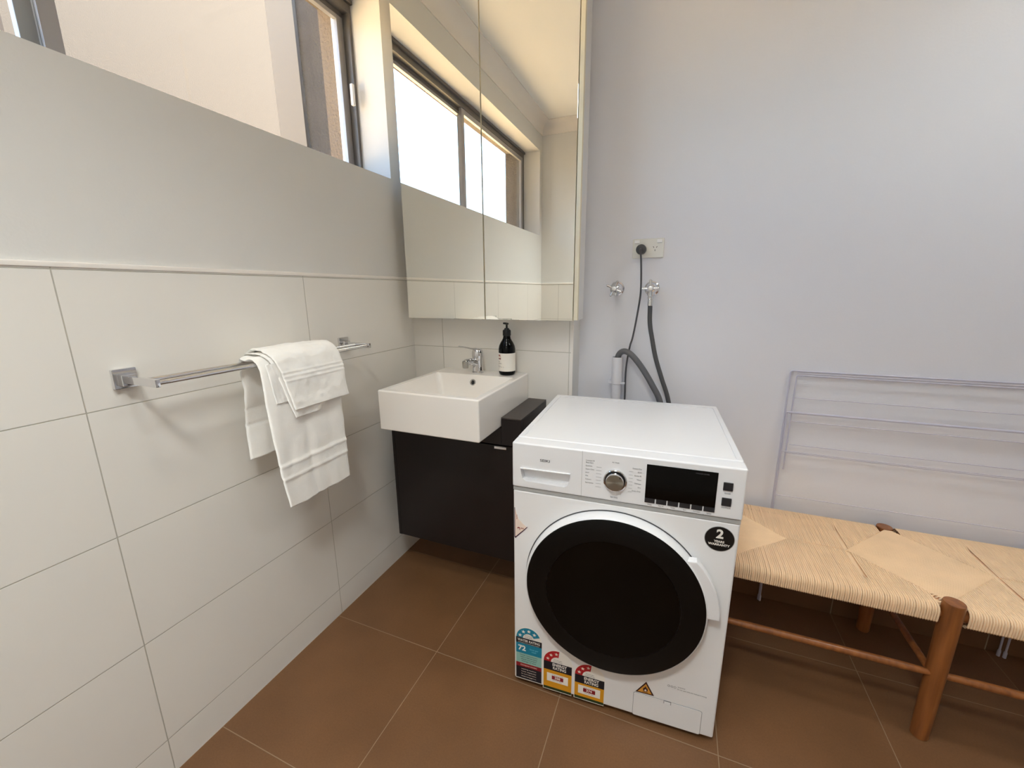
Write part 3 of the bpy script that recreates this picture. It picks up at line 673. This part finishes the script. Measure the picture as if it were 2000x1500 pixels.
# ------------------------------------------------------------------ power point, plug and cord
so = thing('power_point', 'white double power point on the laundry wall', 'power socket', (1.0415, YB, 1.427))
b = NB(); box(b, .983, 1.1000, YB-.0105, YB-.0003, 1.3905, 1.4630, bev=.003); obj('socket_plate', b, 'plate', so)
for x in (.9995, 1.0835):
    b = NB(); mbox(b, Matrix.Translation((x, YB-.0115, 1.4515)) @ Matrix.Rotation(math.radians(-8), 4, 'X'), .0185, .006, .0125, bev=.001); obj('rocker_switch', b, 'switch', so)
b = NB()
for dx, dz, r in ((-.006, .006, -.5), (.006, .006, .5), (0, -.006, 0)): mbox(b, Matrix.Translation((1.0680+dx, YB-.0108, 1.4240+dz)) @ Matrix.Rotation(r, 4, 'Y'), .0020, .001, .0062)
obj('socket_slots', b, 'slot', so)
b = NB(); lathe(b, [(0, 0), (.0175, 0), (.0195, .003), (.0195, .014), (.0180, .024), (.011, .028), (.006, .030), (0, .030)], Matrix.Translation((1.017, YB-.0107, 1.4220)) @ AXY, 36); plug_bm = b
yq = YB-.045
b = NB(); tube(b, smooth_path([(1.017, YB-.038, 1.424), (1.0185, YB-.055, 1.412), (1.022, yq, 1.372), (1.027, yq, 1.28), (1.024, yq, 1.214), (1.007, yq+.01, 1.087), (.996, yq+.01, 1.037), (.986, yq+.01, .945), (.987, yq+.012, .83), (.990, yq+.012, .60)], 10), .0036, 12); cp = obj('power_cord', b, 'cord', wm, label='dark grey cord plugged into the power point'); obj('plug', plug_bm, 'rubber', cp)

# ------------------------------------------------------------------ laundry taps
def washing_tap(x, label, rot, outlet):
    t = thing('laundry_tap', label, 'tap', (x, YB, 1.273), group='wall taps above the washing machine')
    m0 = Matrix.Translation((x, YB-.0003, 1.273)) @ AXY
    b = NB(); lathe(b, [(0, 0), (.0275, 0), (.0290, .003), (.0280, .006), (.0235, .009), (.0225, .012), (.0205, .022), (.0160, .028), (0, .028)], m0, 44); obj('flange', b, 'chrome', t)
    b = NB(); lathe(b, [(.0155, .024), (.0155, .040), (.0125, .044), (.0125, .056), (.0145, .058), (.0145, .066), (.0100, .070), (.0095, .090), (0, .090)], m0, 32); obj('tap_spindle', b, 'chrome', t)
    b = NB(); mh = m0 @ Matrix.Translation((0, 0, .088)) @ Matrix.Rotation(rot, 4, 'Z')
    lathe(b, [(0, -.008), (.010, -.008), (.0115, -.004), (.0115, .004), (.0085, .008), (0, .0095)], mh, 28)
    for k in range(4):
        d = mh @ Matrix.Rotation(k*PI/2, 4, 'Z'); lathe(b, [(0, .004), (.0042, .004), (.0042, .020), (.0054, .026), (.0054, .030), (.003, .033), (0, .033)], d @ Matrix.Rotation(PI/2, 4, 'Y'), 16)
    obj('cross_handle', b, 'chrome', t)
    if outlet:
        b = NB(); lathe(b, [(0, 0), (.012, 0), (.0145, -.004), (.0145, -.020), (.0115, -.024), (.0115, -.034), (0, -.034)], Matrix.Translation((x, YB-.050, 1.273-.006)), 28); obj('hose_outlet', b, 'chrome', t)
    else:
        b = NB(); lathe(b, [(0, 0), (.011, 0), (.0130, -.004), (.0130, -.018), (0, -.018)], Matrix.Translation((x, YB-.050, 1.273-.008)), 28); obj('capped_outlet', b, 'chrome', t)
    return t
washing_tap(.9300, 'chrome cross-handle wall tap with no hose, beside the mirror cabinet', math.radians(-25), False)
washing_tap(1.0660, 'chrome cross-handle wall tap with inlet hose, below the power point', math.radians(2), True)
hz = thing('inlet_hose', 'thin dark grey inlet hose running down from the tap behind washer', 'hose', (1.066, YB-.05, 1.20))
b = NB(); lathe(b, [(0, 0), (.0095, 0), (.0105, -.003), (.0105, -.026), (0, -.026)], Matrix.Translation((1.066, YB-.050, 1.2325)), 24); obj('hose_ferrule', b, 'chrome', hz)
b = NB(); tube(b, smooth_path([(1.066, YB-.050, 1.208), (1.070, YB-.052, 1.138), (1.083, YB-.055, 1.075), (1.101, YB-.058, 1.002), (1.128, YB-.06, .924), (1.161, YB-.06, .831), (1.185, YB-.062, .70), (1.190, YB-.065, .60)], 8), .0086, 16); obj('hose_tube', b, 'rubber', hz)
dp = thing('standpipe', 'short white plastic waste pipe clipped to the laundry wall', 'pipe', (.950, YB-.05, .0))
b = NB(); lathe(b, [(.0195, .0), (.0195, .882), (.0225, .884), (.0225, .905), (.0215, .908), (.0215, .996), (.0190, .996), (.0190, .80)], Matrix.Translation((.9510, YB-.045, 0)), 40); obj('pipe', b, 'pvc', dp)
b = NB(); box(b, .920, .986, YB-.058, YB-.046, .884, .892, bev=.001); box(b, .918, .930, YB-.055, YB-.001, .884, .896, bev=.002); obj('wall_clip', b, 'pvc', dp)
dh = thing('drain_hose', 'thick grey drain hose hooked into the white standpipe', 'hose', (1.03, YB-.06, 1.0))
b = NB(); tube(b, smooth_path([(.951, YB-.045, .93), (.951, YB-.045, .985), (.958, YB-.047, 1.010), (.974, YB-.052, 1.022), (.995, YB-.056, 1.018), (1.020, YB-.06, .998), (1.055, YB-.063, .955), (1.095, YB-.066, .893), (1.130, YB-.068, .825), (1.155, YB-.072, .70), (1.16, YB-.075, .6)], 8), .0120, 18); obj('hose_tube', b, 'hose', dh)

# ------------------------------------------------------------------ woven bench
BY0, BY1, BX0, BXM, BX1 = -.355, .078, 1.360, 1.915, 2.470
YC = (BY0+BY1)/2; ZSEAT = .437
be = thing('woven_bench', 'long wooden bench with woven paper cord seat beside washer', 'bench', ((BX0+BX1)/2, YC, 0))
LEGX = (BX0+.012, BXM, BX1-.012)
for x in LEGX:
    for y in (BY0+.012, BY1-.012):
        b = NB(); lathe(b, [(0, 0), (.0185, 0), (.0200, .003), (.0215, .10), (.0228, .25), (.0235, .40), (.0235, (.446 if y < -.1 else .432)), (.0222, (.4495 if y < -.1 else .4355)), (0, (.4505 if y < -.1 else .4365))], Matrix.Translation((x, y, 0)), 36); obj('leg', b, 'wood', be)
    b = NB(); tube(b, [(x, BY0+.012, .205), (x, BY1-.014, .205)], .0095, 18); obj('stretcher', b, 'wood', be)
for y in (BY0+.006, BY1-.008):
    for x0, x1 in ((LEGX[0], BXM), (BXM, LEGX[2])):
        b = NB(); tube(b, [(x0+.012, y, .222), (x0+.08, y, .222), (x1-.08, y, .222), (x1-.012, y, .222)], [.0085, .0105, .0105, .0085], 18); obj('stretcher', b, 'wood', be)
# seat rails
for y in (BY0+.006, BY1-.008):
    for x0, x1 in ((LEGX[0], BXM), (BXM, LEGX[2])):
        b = NB(); tube(b, [(x0+.01, y+(.016 if y < -.1 else -.014), .4065), (x1-.01, y+(.016 if y < -.1 else -.014), .4065)], .0165, 24); obj('seat_rail', b, 'wood', be)
for x in LEGX:
    b = NB(); tube(b, [(x, BY0+.01, .406), (x, BY1-.012, .406)], .016, 20); obj('cross_rail', b, 'wood', be)
# woven seat: every cord is a raised strand lying on a thin core
seat = NB()
box(seat, BX0+.012, BX1-.012, BY0+.034, BY1-.034, .382, .427, bev=.006)
PITCH_C = .0056; CR = .00262
def strand(path, side):
    """half-round cord along path; side = unit vector across"""
    P = [Vector(p) for p in path]; n = len(P); rings = []
    for i, p in enumerate(P):
        a = P[max(i-1, 0)]; c = P[min(i+1, n-1)]; t = (c-a).normalized(); nn = side.cross(t).normalized()
        if nn.z < 0 and abs(t.z) < .8: nn = -nn
        rings.append((p, nn))
    # keep normals outward and consistent
    rr = []
    cen = Vector((P[0].x, YC, .405))
    for p, nn in rings:
        q = p - cen
        if nn.dot(q) < 0 and abs(nn.z) < .5: nn = -nn
        rr.append([seat.verts.new(p + side*(CR*1.0*math.cos(a)) + nn*(CR*math.sin(a))) for a in (PI, PI*.75, PI*.5, PI*.25, 0)])
    for a, c in zip(rr, rr[1:]):
        for k in range(4): seat.faces.new((a[k], a[k+1], c[k+1], c[k]))
SEAM = False
def top_z(x, y):
    if SEAM and min(abs(y-BY0), abs(y-BY1)) > .07: return ZSEAT - .0135
    u = min(abs(y-BY0), abs(y-BY1))/.22; return ZSEAT - .0022 - .006*min(1, u) + .0009*noise.noise(Vector((x*25, y*25, 0)))
def cords_front(x, yend, front=True, seam=False):
    sgn = 1 if front else -1; ye = BY0 if front else BY1
    r = .020; yc_ = ye + sgn*.0205; zc = ZSEAT-.0030-r-.0
    pts = [(x, ye+sgn*.034, .3815), (x, ye+sgn*.015, .3795)]
    for dy, z in ((.0045, .3825), (.001, .390), (.0, .400), (.0, .412), (.0008, .421), (.0045, .4285), (.011, .4325)): pts.append((x, ye+sgn*dy, z))
    pts.append((x, ye+sgn*.030, top_z(x, ye+sgn*.030)))
    yend2 = yend - sgn*(.001 if not seam else .003)
    L_ = abs(yend2-(ye+sgn*.03)); k = max(2, int(L_/.03))
    if L_ > .004:
        for i in range(1, k+1): y = ye+sgn*.03 + sgn*L_*i/k; pts.append((x, y, top_z(x, y)))
    pts.append((x, yend2+sgn*.003, top_z(x, yend2)-(.009 if seam else .004)))
    strand(pts, Vector((1, 0, 0)))
def bay(xa, xb, ia, ib, seamx):
    """xa..xb bay limits at the rails, ia/ib apex positions of the side triangles"""
    n = int((xb-xa)/PITCH_C)
    for i in range(n+1):
        x = xa + (xb-xa)*i/n + rnd.uniform(-.0003, .0003)
        if any(abs(x-lx) < .0265 for lx in LEGX): continue
        if x < ia: f = (x-xa)/(ia-xa)
        elif x > ib: f = (xb-x)/(xb-ib)
        else: f = 1
        f = max(0, min(1, f)); h = YC-BY0
        global SEAM; SEAM = abs(x-seamx) < .0052
        q = f > .99; cords_front(x, BY0 + .030 + (h-.030)*f, True, q); cords_front(x, BY1 - .030 - (h-.030)*f, False, q)
bay(BX0+.012, BXM-.004, 1.578, 1.741, 1.7435)
bay(BXM+.004, BX1-.012, 2.104, 2.262, 2.108)
SEAM = False
# cords running along the bench
def run_x(y, x0, x1, wrapL=False, wrapR=False):
    pts = []
    if wrapL: pts += [(BX0+.02, y, .3815), (BX0+.004, y, .386), (BX0, y, .405), (BX0+.004, y, .424), (BX0+.018, y, top_z(x0, y)+.001)]
    else: pts.append((x0-.001, y, top_z(x0, y)-.004)); pts.append((x0+.003, y, top_z(x0, y)+.0006))
    xs = pts[-1][0]; xe = (BX1-.018) if wrapR else x1-.004
    k = max(2, int((xe-xs)/.04))
    for i in range(1, k+1): x = xs+(xe-xs)*i/k; pts.append((x, y, top_z(x, y)+.0004))
    if wrapR: pts += [(BX1-.004, y, .424), (BX1, y, .405), (BX1-.004, y, .386), (BX1-.02, y, .3815)]
    else: pts.append((x1+.001, y, top_z(x1, y)-.004))
    strand(pts, Vector((0, 1, 0)))
n = int((BY1-BY0-.06)/PITCH_C)
for i in range(n+1):
    y = BY0+.030 + (BY1-BY0-.06)*i/n; f = 1-abs(y-YC)/(YC-BY0-.03)
    f = max(0, min(1, f))
    run_x(y, BX0, BX0+.022+f*(1.578-BX0-.022), wrapL=True)
    xa, xb = BXM-.004-f*(BXM-.004-1.741), BXM+.004+f*(2.104-BXM-.004)
    if xb-xa > .02 and (BY0+.035 < y < BY1-.035): run_x(y, xa, xb)
    run_x(y, BX1-.022-f*(BX1-.022-2.262), BX1, wrapR=True)
obj('woven_seat', seat, 'cordpaper', be)

# ------------------------------------------------------------------ folded clothes airer leaning behind the bench
ar = thing('clothes_airer', 'folded white wire clothes airer leaning on the wall behind bench', 'clothes airer', (1.93, YB-.03, 0))
ya = YB-.018
RX0, RX1 = 1.574, 2.290
def wbar(name, pts, r, sm=True):
    b = NB(); tube(b, pts, r, 12); return obj(name, b, 'wire', ar)
def frame_loop(name, x0, x1, z0, z1, y0, y1, r):
    b = NB(); rc = .005
    pts = [Vector((x0, y0, z0))]
    n = 5
    for k in range(n+1): a = PI - PI/2*k/n; pts.append(Vector((x0+rc+rc*math.cos(a), y1, z1-rc+rc*math.sin(a))))
    for k in range(n+1): a = PI/2 - PI/2*k/n; pts.append(Vector((x1-rc+rc*math.cos(a), y1, z1-rc+rc*math.sin(a))))
    pts.append(Vector((x1, y0, z0))); tube(b, pts, r, 12); return obj(name, b, 'wire', ar)
outer = frame_loop('outer_frame', RX0, RX1+.020, .012, .972, ya-.006, ya+.010, .0031)
frame_loop('inner_frame', RX0+.018, RX1+.006, .590, .958, ya-.006, ya-.002, .0028)
frame_loop('leg_frame', RX0+.003, RX1+.034, .012, .820, ya-.010, ya-.008, .0030)
for z, y, x0 in ((.966, -.004, .016), (.874, -.002, .015), (.819, -.012, 0), (.813, .002, .012), (.783, -.002, .02), (.692, -.004, .026), (.666, -.012, .002), (.658, -.004, .014), (.485, -.014, .004)):
    wbar('hanging_rod', [(RX0+x0, ya+y, z), (RX1+.016, ya+y, z)], .0016)
for x, y in ((RX0, ya-.006), (RX1+.020, ya-.006), (RX1+.034, ya-.010), (RX0+.003, ya-.010)):
    b = NB(); lathe(b, [(0, 0), (.0048, 0), (.0048, .020), (.0036, .026), (0, .026)], Matrix.Translation((x, y, 0)), 20); obj('foot_cap', b, 'wire', ar)
